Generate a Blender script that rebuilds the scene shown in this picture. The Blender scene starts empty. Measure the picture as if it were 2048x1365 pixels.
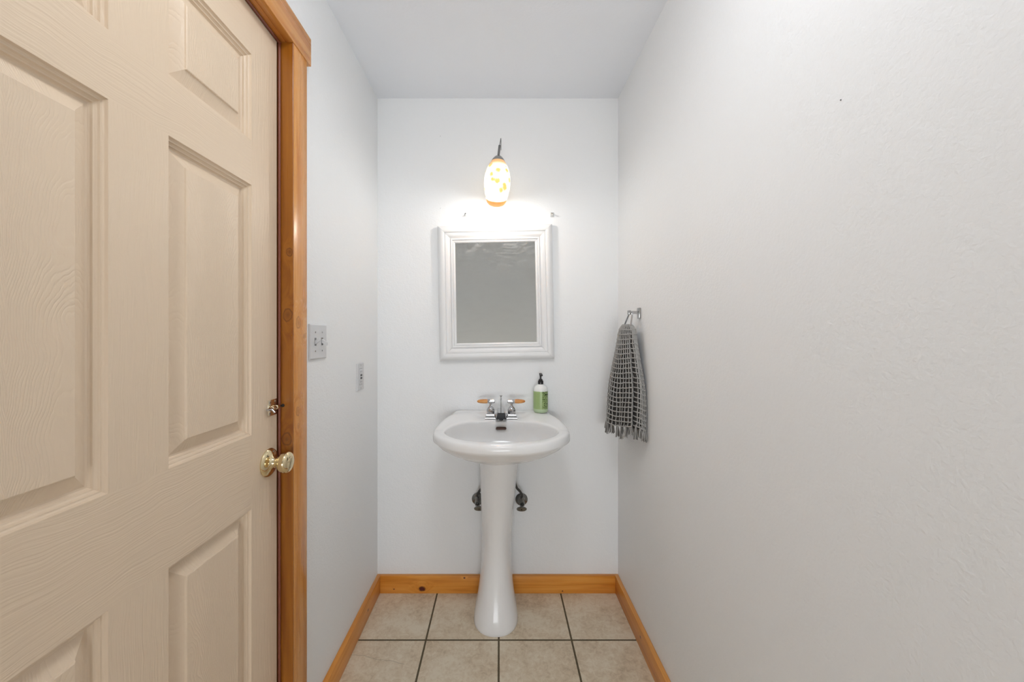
import bpy, bmesh, math, random
from mathutils import Vector, Matrix
random.seed(7)
C = bpy.context.scene.collection
F, CX, CY, H = 760.0, 1000.0, 668.0, 1.248     # focal length in pixels, horizon point, eye height
PI = math.pi
XL, XR, YB, ZC, YF = -0.594, 0.572, 1.842, 2.3896, -3.0

# ------------------------------------------------------------------ helpers
def finish(name, bm, mats, parent=None, origin=None, smooth=True, sharp=38, recalc=True):
    if recalc: bmesh.ops.recalc_face_normals(bm, faces=bm.faces[:])
    for f in bm.faces: f.smooth = smooth
    if smooth:
        lim = math.radians(sharp)
        for e in bm.edges:
            if len(e.link_faces) == 2:
                try:
                    if e.calc_face_angle() > lim: e.smooth = False
                except ValueError: pass
    base = Vector((0, 0, 0))
    if parent is not None:
        p = parent
        while p is not None: base += p.location; p = p.parent
    if origin is None: origin = base.copy()
    origin = Vector(origin)
    bmesh.ops.translate(bm, verts=bm.verts[:], vec=-origin)
    me = bpy.data.meshes.new(name); bm.to_mesh(me); bm.free()
    for m in (mats if isinstance(mats, (list, tuple)) else [mats]): me.materials.append(m)
    o = bpy.data.objects.new(name, me); C.objects.link(o)
    if parent is not None: o.parent = parent
    o.location = origin - base
    return o
def tag(o, label=None, cat=None, group=None, kind=None):
    if label: o['label'] = label
    if cat: o['category'] = cat
    if group: o['group'] = group
    if kind: o['kind'] = kind
    return o
def thing(name, loc, label, cat, group=None, kind=None):
    o = bpy.data.objects.new(name, None); C.objects.link(o)
    o.empty_display_size = .05; o.location = loc
    return tag(o, label, cat, group, kind)
def box(bm, x0, x1, y0, y1, z0, z1, mi=0, bevel=0, seg=2):
    v = [bm.verts.new((x, y, z)) for x in (x0, x1) for y in (y0, y1) for z in (z0, z1)]
    idx = [(0,1,3,2),(4,6,7,5),(0,4,5,1),(2,3,7,6),(0,2,6,4),(1,5,7,3)]
    fs = [bm.faces.new([v[i] for i in q]) for q in idx]
    for f in fs: f.material_index = mi
    if bevel:
        es = list({e for f in fs for e in f.edges})
        bmesh.ops.bevel(bm, geom=es, offset=bevel, segments=seg, affect='EDGES', profile=.5)
    return v
def frame_of(ax):
    ax = Vector(ax).normalized()
    up = Vector((0, 0, 1)) if abs(ax.z) < .95 else Vector((0, 1, 0))
    u = ax.cross(up).normalized(); w = ax.cross(u).normalized()
    return ax, u, w
def lathe(bm, prof, o=(0,0,0), ax=(0,0,1), seg=32, mi=0, sx=1, sy=1):
    ax, u, w = frame_of(ax); o = Vector(o); rings = []
    for r, h in prof:
        if r < 1e-6: rings.append([bm.verts.new(o + ax*h)])
        else: rings.append([bm.verts.new(o + ax*h + u*(r*sx*math.cos(2*PI*k/seg)) + w*(r*sy*math.sin(2*PI*k/seg))) for k in range(seg)])
    for a, b in zip(rings, rings[1:]):
        for k in range(seg):
            k2 = (k+1) % seg
            if len(a) == 1 and len(b) == 1: continue
            if len(a) == 1: f = bm.faces.new((a[0], b[k], b[k2]))
            elif len(b) == 1: f = bm.faces.new((a[k], b[0], a[k2]))
            else: f = bm.faces.new((a[k], b[k], b[k2], a[k2]))
            f.material_index = mi
def tube(bm, pts, r, seg=8, mi=0, closed=False, cap=True):
    pts = [Vector(p) for p in pts]; n = len(pts)
    rs = r if isinstance(r, (list, tuple)) else [r]*n
    t0 = (pts[1]-pts[0]).normalized(); _, u, _ = frame_of(t0)
    rings = []
    for i, p in enumerate(pts):
        if closed: t = (pts[(i+1) % n]-pts[i-1]).normalized()
        else: t = (pts[min(i+1, n-1)]-pts[max(i-1, 0)]).normalized()
        u = (u - t*u.dot(t))
        u = u.normalized() if u.length > 1e-6 else frame_of(t)[1]
        w = t.cross(u)
        rings.append([bm.verts.new(p + (u*math.cos(2*PI*k/seg)+w*math.sin(2*PI*k/seg))*rs[i]) for k in range(seg)])
    m = n if closed else n-1
    for i in range(m):
        a, b = rings[i], rings[(i+1) % n]
        for k in range(seg):
            f = bm.faces.new((a[k], a[(k+1) % seg], b[(k+1) % seg], b[k])); f.material_index = mi
    if cap and not closed:
        bm.faces.new(rings[0]).material_index = mi; bm.faces.new(rings[-1]).material_index = mi
def crom(P, per=8, closed=False):
    P = [Vector(p) for p in P]; n = len(P); out = []
    for i in range(n if closed else n-1):
        if closed: a, b, c, d = P[i-1], P[i], P[(i+1) % n], P[(i+2) % n]
        else: a, b, c, d = P[max(i-1,0)], P[i], P[i+1], P[min(i+2,n-1)]
        for k in range(per):
            t = k/per
            out.append(.5*((2*b)+(c-a)*t+(2*a-5*b+4*c-d)*t*t+(3*b-a-3*c+d)*t**3))
    if not closed: out.append(P[-1])
    return out
def interp(tab, x):
    if x <= tab[0][0]: return tab[0][1]
    for (a, va), (b, vb) in zip(tab, tab[1:]):
        if x <= b:
            t = (x-a)/(b-a); t = t*t*(3-2*t); return va+(vb-va)*t
    return tab[-1][1]
def sstep(a, b, x):
    t = min(1, max(0, (x-a)/(b-a))); return t*t*(3-2*t)

# ------------------------------------------------------------------ materials
class NT:
    def __init__(s, name):
        s.m = bpy.data.materials.new(name); s.m.use_nodes = True
        s.t = s.m.node_tree; s.t.nodes.clear()
        s.out = s.n('ShaderNodeOutputMaterial'); s.b = s.n('ShaderNodeBsdfPrincipled')
        s.l(s.b.outputs[0], s.out.inputs[0])
    def n(s, typ, **kw):
        nd = s.t.nodes.new(typ)
        for k, v in kw.items(): setattr(nd, k, v)
        return nd
    def l(s, a, b): s.t.links.new(a, b)
    def put(s, sock, v):
        if hasattr(v, 'is_linked') or hasattr(v, 'links'): s.l(v, sock)
        else: sock.default_value = v
    def math(s, op, a, b=0.0, c=None, clamp=False):
        nd = s.n('ShaderNodeMath', operation=op); nd.use_clamp = clamp
        s.put(nd.inputs[0], a); s.put(nd.inputs[1], b)
        if c is not None: s.put(nd.inputs[2], c)
        return nd.outputs[0]
    def pos(s): return s.n('ShaderNodeNewGeometry').outputs['Position']
    def xyz(s, v=None):
        nd = s.n('ShaderNodeSeparateXYZ'); s.l(v or s.pos(), nd.inputs[0]); return nd.outputs
    def comb(s, x, y, z):
        nd = s.n('ShaderNodeCombineXYZ')
        for i, v in enumerate((x, y, z)): s.put(nd.inputs[i], v)
        return nd.outputs[0]
    def noise(s, vec, scale, detail=3, rough=.5, dist=0):
        nd = s.n('ShaderNodeTexNoise'); s.l(vec, nd.inputs['Vector'])
        nd.inputs['Scale'].default_value = scale; nd.inputs['Detail'].default_value = detail
        nd.inputs['Roughness'].default_value = rough; nd.inputs['Distortion'].default_value = dist
        return nd.outputs['Fac']
    def ramp(s, fac, stops):
        nd = s.n('ShaderNodeValToRGB'); s.l(fac, nd.inputs[0]); e = nd.color_ramp.elements
        while len(e) < len(stops): e.new(.5)
        for i, (p, c) in enumerate(stops):
            e[i].position = p; e[i].color = (c, c, c, 1) if not isinstance(c, tuple) else (*c, 1)
        return nd.outputs[0]
    def mix(s, f, a, b, blend='MIX'):
        nd = s.n('ShaderNodeMix', data_type='RGBA', blend_type=blend)
        s.put(nd.inputs[0], f)
        for i, v in ((6, a), (7, b)):
            if isinstance(v, tuple): v = (*v, 1) if len(v) == 3 else v
            s.put(nd.inputs[i], v)
        return nd.outputs[2]
    def bump(s, h, strength=.3, dist=.001, normal=None):
        nd = s.n('ShaderNodeBump'); nd.inputs['Strength'].default_value = strength
        nd.inputs['Distance'].default_value = dist; s.l(h, nd.inputs['Height'])
        if normal: s.l(normal, nd.inputs['Normal'])
        return nd.outputs[0]
    def set(s, col=None, rough=None, metal=None, normal=None, spec=None, **kw):
        b = s.b.inputs
        if col is not None: s.put(b['Base Color'], (*col, 1) if isinstance(col, tuple) else col)
        if rough is not None: s.put(b['Roughness'], rough)
        if metal is not None: s.put(b['Metallic'], metal)
        if normal is not None: s.l(normal, b['Normal'])
        if spec is not None: b['Specular IOR Level'].default_value = spec
        for k, v in kw.items(): s.put(b[k], v)
        return s.m

def m_simple(name, col, rough=.5, metal=0, spec=.5, nscale=None, nstr=.1, **kw):
    t = NT(name); nrm = None
    v = t.n('ShaderNodeTexCoord').outputs['Object']
    n = t.noise(v, nscale or 60, 2)
    c = t.mix(t.math('MULTIPLY', n, .08), col, tuple(x*.8 for x in col))
    if nscale: nrm = t.bump(n, nstr, .0005)
    return t.set(c, rough, metal, nrm, spec, **kw)
def m_paint(name, col, bscale=150, bstr=.7, bdist=.0011, rough=.55):
    t = NT(name); p = t.pos()
    big = t.noise(p, 2.2, 2)
    c = t.mix(t.math('MULTIPLY', big, .05), col, tuple(x*.93 for x in col))
    n1 = t.noise(p, bscale, 2, .45, .35); n2 = t.noise(p, bscale*.35, 2, .5)
    h = t.math('ADD', n1, t.math('MULTIPLY', n2, .9))
    return t.set(c, rough, 0, t.bump(h, bstr, bdist), .35)
def m_wood(name, along, light, mid, dark, rough=.22, knots=(), scale=1.0, knot_col=(.10, .022, .006), fine=1.0, soft=False):
    """pine: grain stretched along one world axis, bending round the given knots"""
    t = NT(name); o = t.xyz(); ax = 'XYZ'.index(along)
    oth = [i for i in range(3) if i != ax]
    al = o[ax]; a, b = o[oth[0]], o[oth[1]]
    kn = None; bend = None
    for (x, y, z, r) in knots:
        c = (x, y, z)
        d0 = t.math('DIVIDE', t.math('SUBTRACT', al, c[ax]), r*1.35)
        d1 = t.math('DIVIDE', t.math('SUBTRACT', a, c[oth[0]]), r)
        d2 = t.math('DIVIDE', t.math('SUBTRACT', b, c[oth[1]]), r)
        dd = t.math('SQRT', t.math('ADD', t.math('ADD', t.math('MULTIPLY', d0, d0), t.math('MULTIPLY', d1, d1)), t.math('MULTIPLY', d2, d2)))
        wob = t.math('MULTIPLY', t.noise(t.pos(), 1.2/r, 2), .5)
        core = t.math('SUBTRACT', 1.25, t.math('ADD', dd, wob), clamp=True)
        core = t.math('MULTIPLY', core, .62 if soft else 3.2, clamp=True)
        band = t.math('SUBTRACT', 1.0, t.math('MULTIPLY', t.math('ABSOLUTE', t.math('SUBTRACT', t.math('ADD', dd, wob), 1.12)), 5.0), clamp=True)
        core = t.math('MAXIMUM', core, t.math('MULTIPLY', band, .8))
        bnd = t.math('EXPONENT', t.math('MULTIPLY', t.math('MULTIPLY', dd, dd), -.16))
        bnd = t.math('MULTIPLY', bnd, r*2.6)
        kn = core if kn is None else t.math('MAXIMUM', kn, core)
        bend = bnd if bend is None else t.math('ADD', bend, bnd)
    if bend is not None: a = t.math('ADD', a, bend); b = t.math('ADD', b, bend)
    vec = t.comb(t.math('MULTIPLY', al, 1.1*scale), t.math('MULTIPLY', a, 26*scale), t.math('MULTIPLY', b, 26*scale))
    n = t.noise(vec, 1.7, 4, .55, .6)
    vec2 = t.comb(t.math('MULTIPLY', al, 5*scale), t.math('MULTIPLY', a, 260*scale), t.math('MULTIPLY', b, 260*scale))
    nf = t.noise(vec2, 1.0, 2)
    c = t.ramp(n, [(.30, light), (.5, mid), (.66, dark)])
    c = t.mix(t.math('MULTIPLY', nf, .35*fine), c, tuple(x*.62 for x in mid))
    if kn is not None: c = t.mix(kn, c, knot_col)
    h = t.math('ADD', nf, n)
    return t.set(c, t.math('ADD', rough, t.math('MULTIPLY', nf, .12)), 0, t.bump(h, .12, .0006), .5)
def m_door(name, mode):
    t = NT(name); o = t.xyz(); y, z = o[1], o[2]
    wv = t.noise(t.comb(0.0, t.math('MULTIPLY', y, 3.0), t.math('MULTIPLY', z, 3.0)), 2.0, 2)
    if mode == 'v':
        a = t.math('ADD', y, t.math('MULTIPLY', wv, .03)); vec = t.comb(0.0, t.math('MULTIPLY', a, 330), t.math('MULTIPLY', z, 7))
        h = t.noise(vec, 1.0, 2, .4)
    elif mode == 'h':
        a = t.math('ADD', z, t.math('MULTIPLY', wv, .04)); vec = t.comb(0.0, t.math('MULTIPLY', y, 7), t.math('MULTIPLY', a, 330))
        h = t.noise(vec, 1.0, 2, .4)
    else:
        yy = t.math('SUBTRACT', t.math('PINGPONG', t.math('ADD', y, .05), .175), .09)
        e = t.math('ADD', t.math('MULTIPLY', t.math('MULTIPLY', yy, yy), 42), t.math('MULTIPLY', z, .55))
        e = t.math('ADD', e, t.math('MULTIPLY', wv, .34))
        wig = t.noise(t.comb(0.0, t.math('MULTIPLY', y, 60), t.math('MULTIPLY', z, 14)), 1.0, 3)
        e = t.math('ADD', e, t.math('MULTIPLY', wig, .035))
        s = t.math('SINE', t.math('MULTIPLY', e, 360))
        h = t.math('POWER', t.math('MULTIPLY', t.math('ADD', s, 1.0), .5), 3.0)
        fine = t.noise(t.comb(0.0, t.math('MULTIPLY', y, 300), t.math('MULTIPLY', z, 9)), 1.0, 2)
        h = t.math('ADD', t.math('MULTIPLY', h, -.55), t.math('MULTIPLY', fine, .3))
    base = t.mix(t.math('MULTIPLY', t.noise(t.pos(), 9, 3), .22), DOORC, tuple(x*.9 for x in DOORC))
    col = t.mix(t.math('MULTIPLY', h, .10), base, tuple(x*.8 for x in DOORC))
    return t.set(col, .42, 0, t.bump(h, .5 if mode == 'p' else .8, .0010), .4)
DOORC = (.75, .60, .445)

M = {}
M['wall'] = m_paint('wall_paint', (.850, .858, .862))
M['ceil'] = m_paint('ceiling_paint', (.88, .905, .95), 120, .4, .001, .7)
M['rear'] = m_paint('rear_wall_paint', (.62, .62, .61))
M['door_v'] = m_door('door_stile', 'v'); M['door_h'] = m_door('door_rail', 'h'); M['door_p'] = m_door('door_panel', 'p')
WL, WM, WD = (.76, .37, .110), (.68, .29, .066), (.56, .20, .034)
M['casing'] = m_wood('casing_pine', 'Z', WL, WM, WD, .2, knots=[(-.575, 1.084, 1.280, .013), (-.575, 1.081, 1.027, .010), (-.575, 1.083, .985, .006), (-.575, 1.115, 1.24, .005)], knot_col=(.30, .10, .025), soft=True)
M['jamb'] = m_wood('jamb_pine_shaded', 'Z', (.42, .150, .017), (.34, .112, .010), (.24, .066, .006), .24, knots=[(-.585, 1.0556, 1.475, .009), (-.590, 1.0556, 1.30, .014), (-.593, 1.0556, .955, .014)], knot_col=(.10, .024, .006), soft=True)  # shade on the camera-facing jamb is put into this darker pine
M['head'] = m_wood('head_pine', 'Y', WL, WM, WD, .2)
M['base_x'] = m_wood('baseboard_pine_back', 'X', (.84, .37, .070), (.75, .29, .040), (.60, .20, .022), .25, knots=[(-.374, 1.824, .0225, .0125), (-.171, 1.824, .075, .004), (-.509, 1.824, .021, .003), (.30, 1.824, .012, .003)], knot_col=(.085, .010, .008))
M['base_y'] = m_wood('baseboard_pine_side', 'Y', (.84, .40, .100), (.74, .30, .055), (.60, .21, .030), .25, knots=[(-.576, 1.66, .04, .005), (.554, 1.5, .05, .005)])
M['bead'] = m_simple('stained_bead', (.20, .055, .030), .4)
M['porc'] = m_simple('porcelain', (.84, .84, .838), .15, 0, .42)
M['chrome'] = m_simple('chrome', (.52, .52, .53), .10, 1)
M['chromed'] = m_simple('dull_chrome', (.42, .42, .41), .24, 1)
M['brass'] = m_simple('polished_brass', (.78, .66, .42), .10, 1)
M['steelb'] = m_simple('aged_bolt_brass', (.70, .60, .44), .2, 1)
M['dark'] = m_simple('dark_hole', (.02, .015, .012), .6)
M['bronze'] = m_simple('overflow_bronze', (.10, .055, .04), .4, .3)
M['plastic'] = m_simple('white_plastic', (.66, .66, .668), .4)
M['black'] = m_simple('black_plastic', (.012, .011, .012), .25)
M['grey'] = m_simple('grey_metal', (.16, .16, .16), .4, .6)
M['hose'] = m_simple('dark_hose', (.05, .05, .048), .45, .3)
M['frame'] = m_simple('white_lacquer', (.80, .80, .80), .32)
M['clear'] = m_simple('clear_plastic', (.72, .72, .71), .15, 0, .6, Alpha=.75)
M['oak'] = m_wood('oak_grip', 'X', (.78, .40, .13), (.66, .28, .07), (.45, .15, .03), .3, scale=2)
M['soapwhite'] = m_simple('bottle_white', (.85, .86, .84), .18)

def m_floor():
    t = NT('ceramic_tile'); o = t.xyz(); x, y = o[0], o[1]
    P = .2965; g = .0031
    dx = t.math('ABSOLUTE', t.math('SUBTRACT', t.math('FLOORED_MODULO', t.math('ADD', x, .005+P/2), P), P/2))
    dy = t.math('ABSOLUTE', t.math('SUBTRACT', t.math('FLOORED_MODULO', t.math('ADD', y, -1.547+P/2+P*20), P), P/2))
    d = t.math('MINIMUM', dx, dy)
    d = t.math('ADD', d, t.math('MULTIPLY', t.math('SUBTRACT', t.noise(t.pos(), 120, 2), .5), .0012))
    mask = t.math('DIVIDE', t.math('SUBTRACT', d, g), .0012, clamp=True)
    n1 = t.noise(t.pos(), 7, 5, .62, .3); n2 = t.noise(t.pos(), 55, 4, .7, .8); n3 = t.noise(t.pos(), 260, 2)
    v = t.math('ADD', t.math('MULTIPLY', n1, .55), t.math('MULTIPLY', n2, .45))
    c = t.ramp(v, [(.36, (.54, .42, .285)), (.47, (.70, .58, .42)), (.58, (.80, .71, .555))])
    c = t.mix(t.math('MULTIPLY', n3, .25), c, (.52, .42, .30))
    # hairline crack in the tile by the left wall
    cy = t.math('ADD', t.math('MULTIPLY', t.math('ADD', x, .574), -.20), 1.478)
    cy = t.math('ADD', cy, t.math('MULTIPLY', t.noise(t.comb(x, 0.0, 0.0), 9, 3), .035))
    cd = t.math('ABSOLUTE', t.math('SUBTRACT', y, t.math('SUBTRACT', cy, .0175)))
    cm = t.math('SUBTRACT', 1.0, t.math('DIVIDE', cd, .0011), clamp=True)
    cm = t.math('MULTIPLY', cm, t.math('LESS_THAN', x, -.36))
    c = t.mix(t.math('MULTIPLY', cm, .7), c, (.12, .09, .06))
    col = t.mix(mask, (.105, .08, .042), c)
    h = t.math('ADD', mask, t.math('MULTIPLY', n2, .18))
    r = t.math('SUBTRACT', .75, t.math('MULTIPLY', mask, .28))
    return t.set(col, r, 0, t.bump(h, .5, .0012), .45)
M['floor'] = m_floor()

def m_mirror():
    t = NT('dusty_mirror'); o = t.xyz()
    n = t.noise(t.comb(t.math('MULTIPLY', o[0], 5), 0.0, t.math('MULTIPLY', o[2], 16)), 2.2, 5, .65, 1.2)
    n2 = t.noise(t.pos(), 4, 2)
    dust = t.math('MULTIPLY', t.math('POWER', n, 2.2), t.math('ADD', n2, .1))
    top = t.math('MULTIPLY', t.math('SUBTRACT', o[2], 1.52), 4.5, clamp=True)   # wiping smears near the top edge
    wip = t.math('MULTIPLY', t.ramp(n, [(.46, 0.0), (.72, 1.0)]), top)
    dust = t.math('ADD', t.math('MULTIPLY', dust, .20), t.math('MULTIPLY', wip, .32))
    t.set((.86, .865, .85), .03, 1.0)
    df = t.n('ShaderNodeBsdfDiffuse'); df.inputs[0].default_value = (.75, .75, .74, 1)
    mx = t.n('ShaderNodeMixShader'); t.l(t.math('ADD', dust, .03), mx.inputs[0])
    t.l(t.b.outputs[0], mx.inputs[1]); t.l(df.outputs[0], mx.inputs[2]); t.l(mx.outputs[0], t.out.inputs[0])
    return t.m
M['mirror'] = m_mirror()

def m_shade():
    t = NT('art_glass_shade'); tc = t.n('ShaderNodeTexCoord').outputs['Object']; o = t.xyz(tc)
    v = t.n('ShaderNodeTexVoronoi'); v.inputs['Scale'].default_value = 30; t.l(tc, v.inputs['Vector'])
    v.inputs['Randomness'].default_value = 1
    wob = t.math('MULTIPLY', t.noise(tc, 120, 3), .35)
    spot = t.math('ADD', v.outputs['Distance'], wob)
    sp = t.ramp(spot, [(.42, 1.0), (.58, 0.0)])
    base = t.mix(sp, (1.0, .93, .74), (1.0, .66, .01))
    z = t.math('DIVIDE', o[2], .21)
    tophot = t.ramp(z, [(.76, 0.0), (.84, 1.0)])
    bot = t.ramp(z, [(.0, 1.0), (.02, 0.0)])
    col = t.mix(tophot, base, (.80, .22, .02)); col = t.mix(bot, col, (1.0, .34, .06))
    st = t.math('SUBTRACT', 1.9, t.math('MULTIPLY', sp, 1.15))
    st = t.math('SUBTRACT', st, t.math('MULTIPLY', tophot, 1.2))
    st = t.math('SUBTRACT', st, t.math('MULTIPLY', bot, .9), clamp=False)
    st = t.math('MAXIMUM', st, .5)
    t.set((.9, .6, .3), .12, 0, None, .5)
    t.l(col, t.b.inputs['Emission Color']); t.l(t.math('MULTIPLY', st, SHADE_E), t.b.inputs['Emission Strength'])
    return t.m
SHADE_E = .31
DOME = 10.6
PEND = 3.2
WIN = 4.8
M['shade'] = m_shade()
def m_lip():
    t = NT('clear_orange_glass'); t.set((.05, .012, .002), .3, 0, None, .1)
    tr = t.n('ShaderNodeBsdfTransparent'); tr.inputs[0].default_value = (1, .97, .93, 1)
    em = t.n('ShaderNodeEmission'); em.inputs[0].default_value = (1.0, .26, .02, 1); em.inputs[1].default_value = .6
    a = t.n('ShaderNodeMixShader'); a.inputs[0].default_value = .6; t.l(t.b.outputs[0], a.inputs[1]); t.l(em.outputs[0], a.inputs[2])
    b = t.n('ShaderNodeMixShader'); b.inputs[0].default_value = .35; t.l(a.outputs[0], b.inputs[1]); t.l(tr.outputs[0], b.inputs[2])
    t.l(b.outputs[0], t.out.inputs[0]); return t.m
M['lip'] = m_lip()
def m_emit(name, col, s):
    t = NT(name); t.set(col, .4); t.b.inputs['Emission Color'].default_value = (*col, 1); t.b.inputs['Emission Strength'].default_value = s
    return t.m
M['dome'] = m_emit('fill_dome_glass', (.93, .96, 1.0), DOME)  # glow of the added ceiling dome, set for fill
M['fill_pane'] = m_emit('glowing_fill_pane', (.92, .96, 1.0), WIN)  # glow of the added window, set for fill
M['bulb'] = m_emit('lit_bulb', (1.0, .97, .9), 6.0)

def m_yarn(name, c):
    t = NT(name); tc = t.n('ShaderNodeTexCoord').outputs['Object']
    n = t.noise(tc, 420, 3); n2 = t.noise(tc, 28, 2)
    col = t.mix(n, tuple(x*.65 for x in c), tuple(min(1, x*1.25) for x in c)); col = t.mix(t.math('MULTIPLY', n2, .3), col, tuple(x*.75 for x in c))
    return t.set(col, .95, 0, t.bump(n, .8, .0015), .1)
M['yarn'] = m_yarn('grey_yarn', (.45, .44, .42)); M['yarn_m'] = m_yarn('mid_grey_yarn', (.15, .14, .13)); M['yarn_d'] = m_yarn('charcoal_yarn', (.07, .068, .066))

def m_label():
    t = NT('green_bottle_label'); o = t.xyz(t.n('ShaderNodeTexCoord').outputs['Object']); x, y, z = o
    ang = t.math('ARCTAN2', x, t.math('MULTIPLY', y, -1.0))      # 0 faces the room
    n = t.noise(t.comb(ang, z, 0.0), 8, 3)
    base = t.mix(n, (.30, .42, .16), (.40, .52, .24))
    # fine print on the left, in upright rows as on the back label
    rows = t.math('SINE', t.math('MULTIPLY', ang, 34))
    txt = t.noise(t.comb(t.math('MULTIPLY', ang, 30), 0.0, t.math('MULTIPLY', z, 900)), 1.0, 1)
    fine = t.math('MULTIPLY', t.math('GREATER_THAN', rows, .1), t.math('GREATER_THAN', txt, .52))
    left = t.math('MULTIPLY', t.math('LESS_THAN', ang, -.12), t.math('MULTIPLY', t.math('GREATER_THAN', z, .024), t.math('LESS_THAN', z, .093)))
    col = t.mix(t.math('MULTIPLY', t.math('MULTIPLY', fine, left), .55), base, (.12, .22, .07))
    # dark leafy print on the right
    lf = t.noise(t.comb(t.math('MULTIPLY', ang, .035), 0.0, z), 190, 3, .6, .8)
    right = t.math('MULTIPLY', t.math('GREATER_THAN', ang, .12), t.math('GREATER_THAN', z, .018))
    col = t.mix(t.math('MULTIPLY', t.math('MULTIPLY', t.math('GREATER_THAN', lf, .50), right), .85), col, (.05, .09, .012))
    band = t.math('MULTIPLY', t.math('GREATER_THAN', ang, .45), t.math('LESS_THAN', t.math('ABSOLUTE', t.math('SUBTRACT', z, .0865)), .0032))
    col = t.mix(band, col, (.035, .07, .01))
    col = t.mix(t.math('LESS_THAN', z, .019), col, (.48, .60, .38))
    return t.set(col, .3, 0, None, .5)
M['label'] = m_label()

# ------------------------------------------------------------------ room shell
def struct(name, bm, mats, label, cat, smooth=False, **kw):
    return tag(finish(name, bm, mats, smooth=smooth, **kw), label, cat, kind='structure')
W = .12
YH, HX, HZ = -.30, 1.45, 3.0                    # hall behind the viewpoint
bm = bmesh.new(); box(bm, -HX-W, HX+W, YF-W, YB+W, -.1, 0)
struct('floor', bm, M['floor'], 'cream and tan square ceramic floor tiles with dark grout', 'floor')
bm = bmesh.new(); box(bm, XL-W, XR+W, YH, YB+W, ZC, ZC+.1); box(bm, -HX-W, HX+W, YF-W, YH, HZ, HZ+.1)
struct('ceiling', bm, M['ceil'], 'plain pale ceiling over the narrow room', 'ceiling')
bm = bmesh.new(); box(bm, XL-W, XR+W, YB, YB+W, 0, ZC)
struct('wall_back', bm, M['wall'], 'light grey textured wall behind the sink and mirror', 'wall')
bm = bmesh.new(); box(bm, XR, XR+W, YH, YB, 0, ZC); box(bm, HX, HX+W, YF, YH, 0, HZ); box(bm, XR, HX+W, YH, YH+W, 0, HZ)
struct('wall_right', bm, M['wall'], 'large bare light grey wall with orange-peel texture on the right', 'wall')
bm = bmesh.new()
DY0, DY1, DZ = .246, 1.0465, 2.053       # door leaf
OY0, OY1, OZ = .218, 1.075, 2.078        # hole in the wall
box(bm, XL-W, XL, OY1, YB, 0, ZC); box(bm, XL-W, XL, YH, OY0, 0, ZC); box(bm, -HX-W, -HX, YF, YH, 0, HZ); box(bm, -HX-W, XL, YH, YH+W, 0, HZ); box(bm, XL, XR, YH, YH+W, ZC+.1, HZ); box(bm, XL-W, XL, OY0, OY1, OZ, ZC)
struct('wall_left', bm, M['wall'], 'light grey wall beside and above the panelled door', 'wall')
WX0, WX1, WZ0, WZ1 = -.80, .80, .16, 1.02      # unseen low window, added at the end of the hall for fill light
bm = bmesh.new(); box(bm, -HX-W, WX0, YF-W, YF, 0, HZ); box(bm, WX1, HX+W, YF-W, YF, 0, HZ); box(bm, WX0, WX1, YF-W, YF, 0, WZ0); box(bm, WX0, WX1, YF-W, YF, WZ1, HZ)
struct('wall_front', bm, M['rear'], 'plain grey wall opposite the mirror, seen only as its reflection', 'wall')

wn = thing('fill_window_1', (0, YF, WZ0), 'added low glowing window for fill light, unseen at the far end of the hall', 'window', kind='structure')
bm = bmesh.new()
for x0, x1, z0, z1 in ((WX0, WX0+.04, WZ0, WZ1), (WX1-.04, WX1, WZ0, WZ1), (WX0, WX1, WZ0, WZ0+.04), (WX0, WX1, WZ1-.04, WZ1), (-.02, .02, WZ0, WZ1)):
    box(bm, x0, x1, YF-.07, YF-.01, z0, z1, 0)
finish('fill_window_frame', bm, M['frame'], wn, smooth=False)
bm = bmesh.new(); box(bm, WX0, WX1, YF-.06, YF-.05, WZ0, WZ1); finish('fill_window_pane', bm, M['fill_pane'], wn, smooth=False)

# baseboards (1x4 pine with eased top edge)
def board(name, x0, x1, y0, y1, z0, z1, mat, label, cat, bev=.0015):
    bm = bmesh.new(); box(bm, x0, x1, y0, y1, z0, z1, 0, bev)
    return struct(name, bm, mat, label, cat, smooth=True)
BT, BH = .018, .0835
board('baseboard_back', XL+BT, XR-BT, YB-BT, YB, 0, BH, M['base_x'], 'orange pine baseboard under the sink wall with a dark knot', 'baseboard')
board('baseboard_left', XL, XL+BT, 1.134, YB, 0, BH, M['base_y'], 'orange pine baseboard along the left wall', 'baseboard')
board('baseboard_right', XR-BT, XR, YH, YB, 0, BH, M['base_y'], 'orange pine baseboard along the right wall', 'baseboard')
# door casing and jamb
XC = -.575
board('trim_1', XL, XC, 1.0588, 1.1325, 0, 2.0582, M['casing'], 'upright knotty pine door casing on the latch side', 'door casing', .0012)
board('trim_2', XL, XC+.0025, .13, 1.1530, 2.0582, 2.1408, M['head'], 'horizontal pine head casing over the door', 'door casing', .0015)
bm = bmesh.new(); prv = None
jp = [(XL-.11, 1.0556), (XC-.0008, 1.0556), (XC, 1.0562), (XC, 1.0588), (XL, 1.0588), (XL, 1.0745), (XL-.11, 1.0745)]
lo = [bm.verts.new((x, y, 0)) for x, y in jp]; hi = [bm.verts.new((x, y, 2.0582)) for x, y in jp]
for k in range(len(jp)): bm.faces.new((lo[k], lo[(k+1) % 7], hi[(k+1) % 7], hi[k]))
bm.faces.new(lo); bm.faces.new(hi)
struct('trim_3', bm, M['jamb'], 'pine door jamb on the latch side, shade put into its colour, drilled for the bolt', 'door jamb', smooth=False)
board('trim_4', XL-.11, XL, OY0+.001, 1.0556, 2.0582, 2.0775, M['head'], 'pine head jamb above the door', 'door jamb', .0006)
board('trim_5', XL, XC, .150, .2375, 0, 2.0582, M['casing'], 'upright pine door casing on the hinge side', 'door casing', .0012)
board('trim_6', XL-.11, XL, OY0+.001, .2375, 0, 2.0582, M['jamb'], 'pine door jamb on the hinge side', 'door jamb', .0006)
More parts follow.
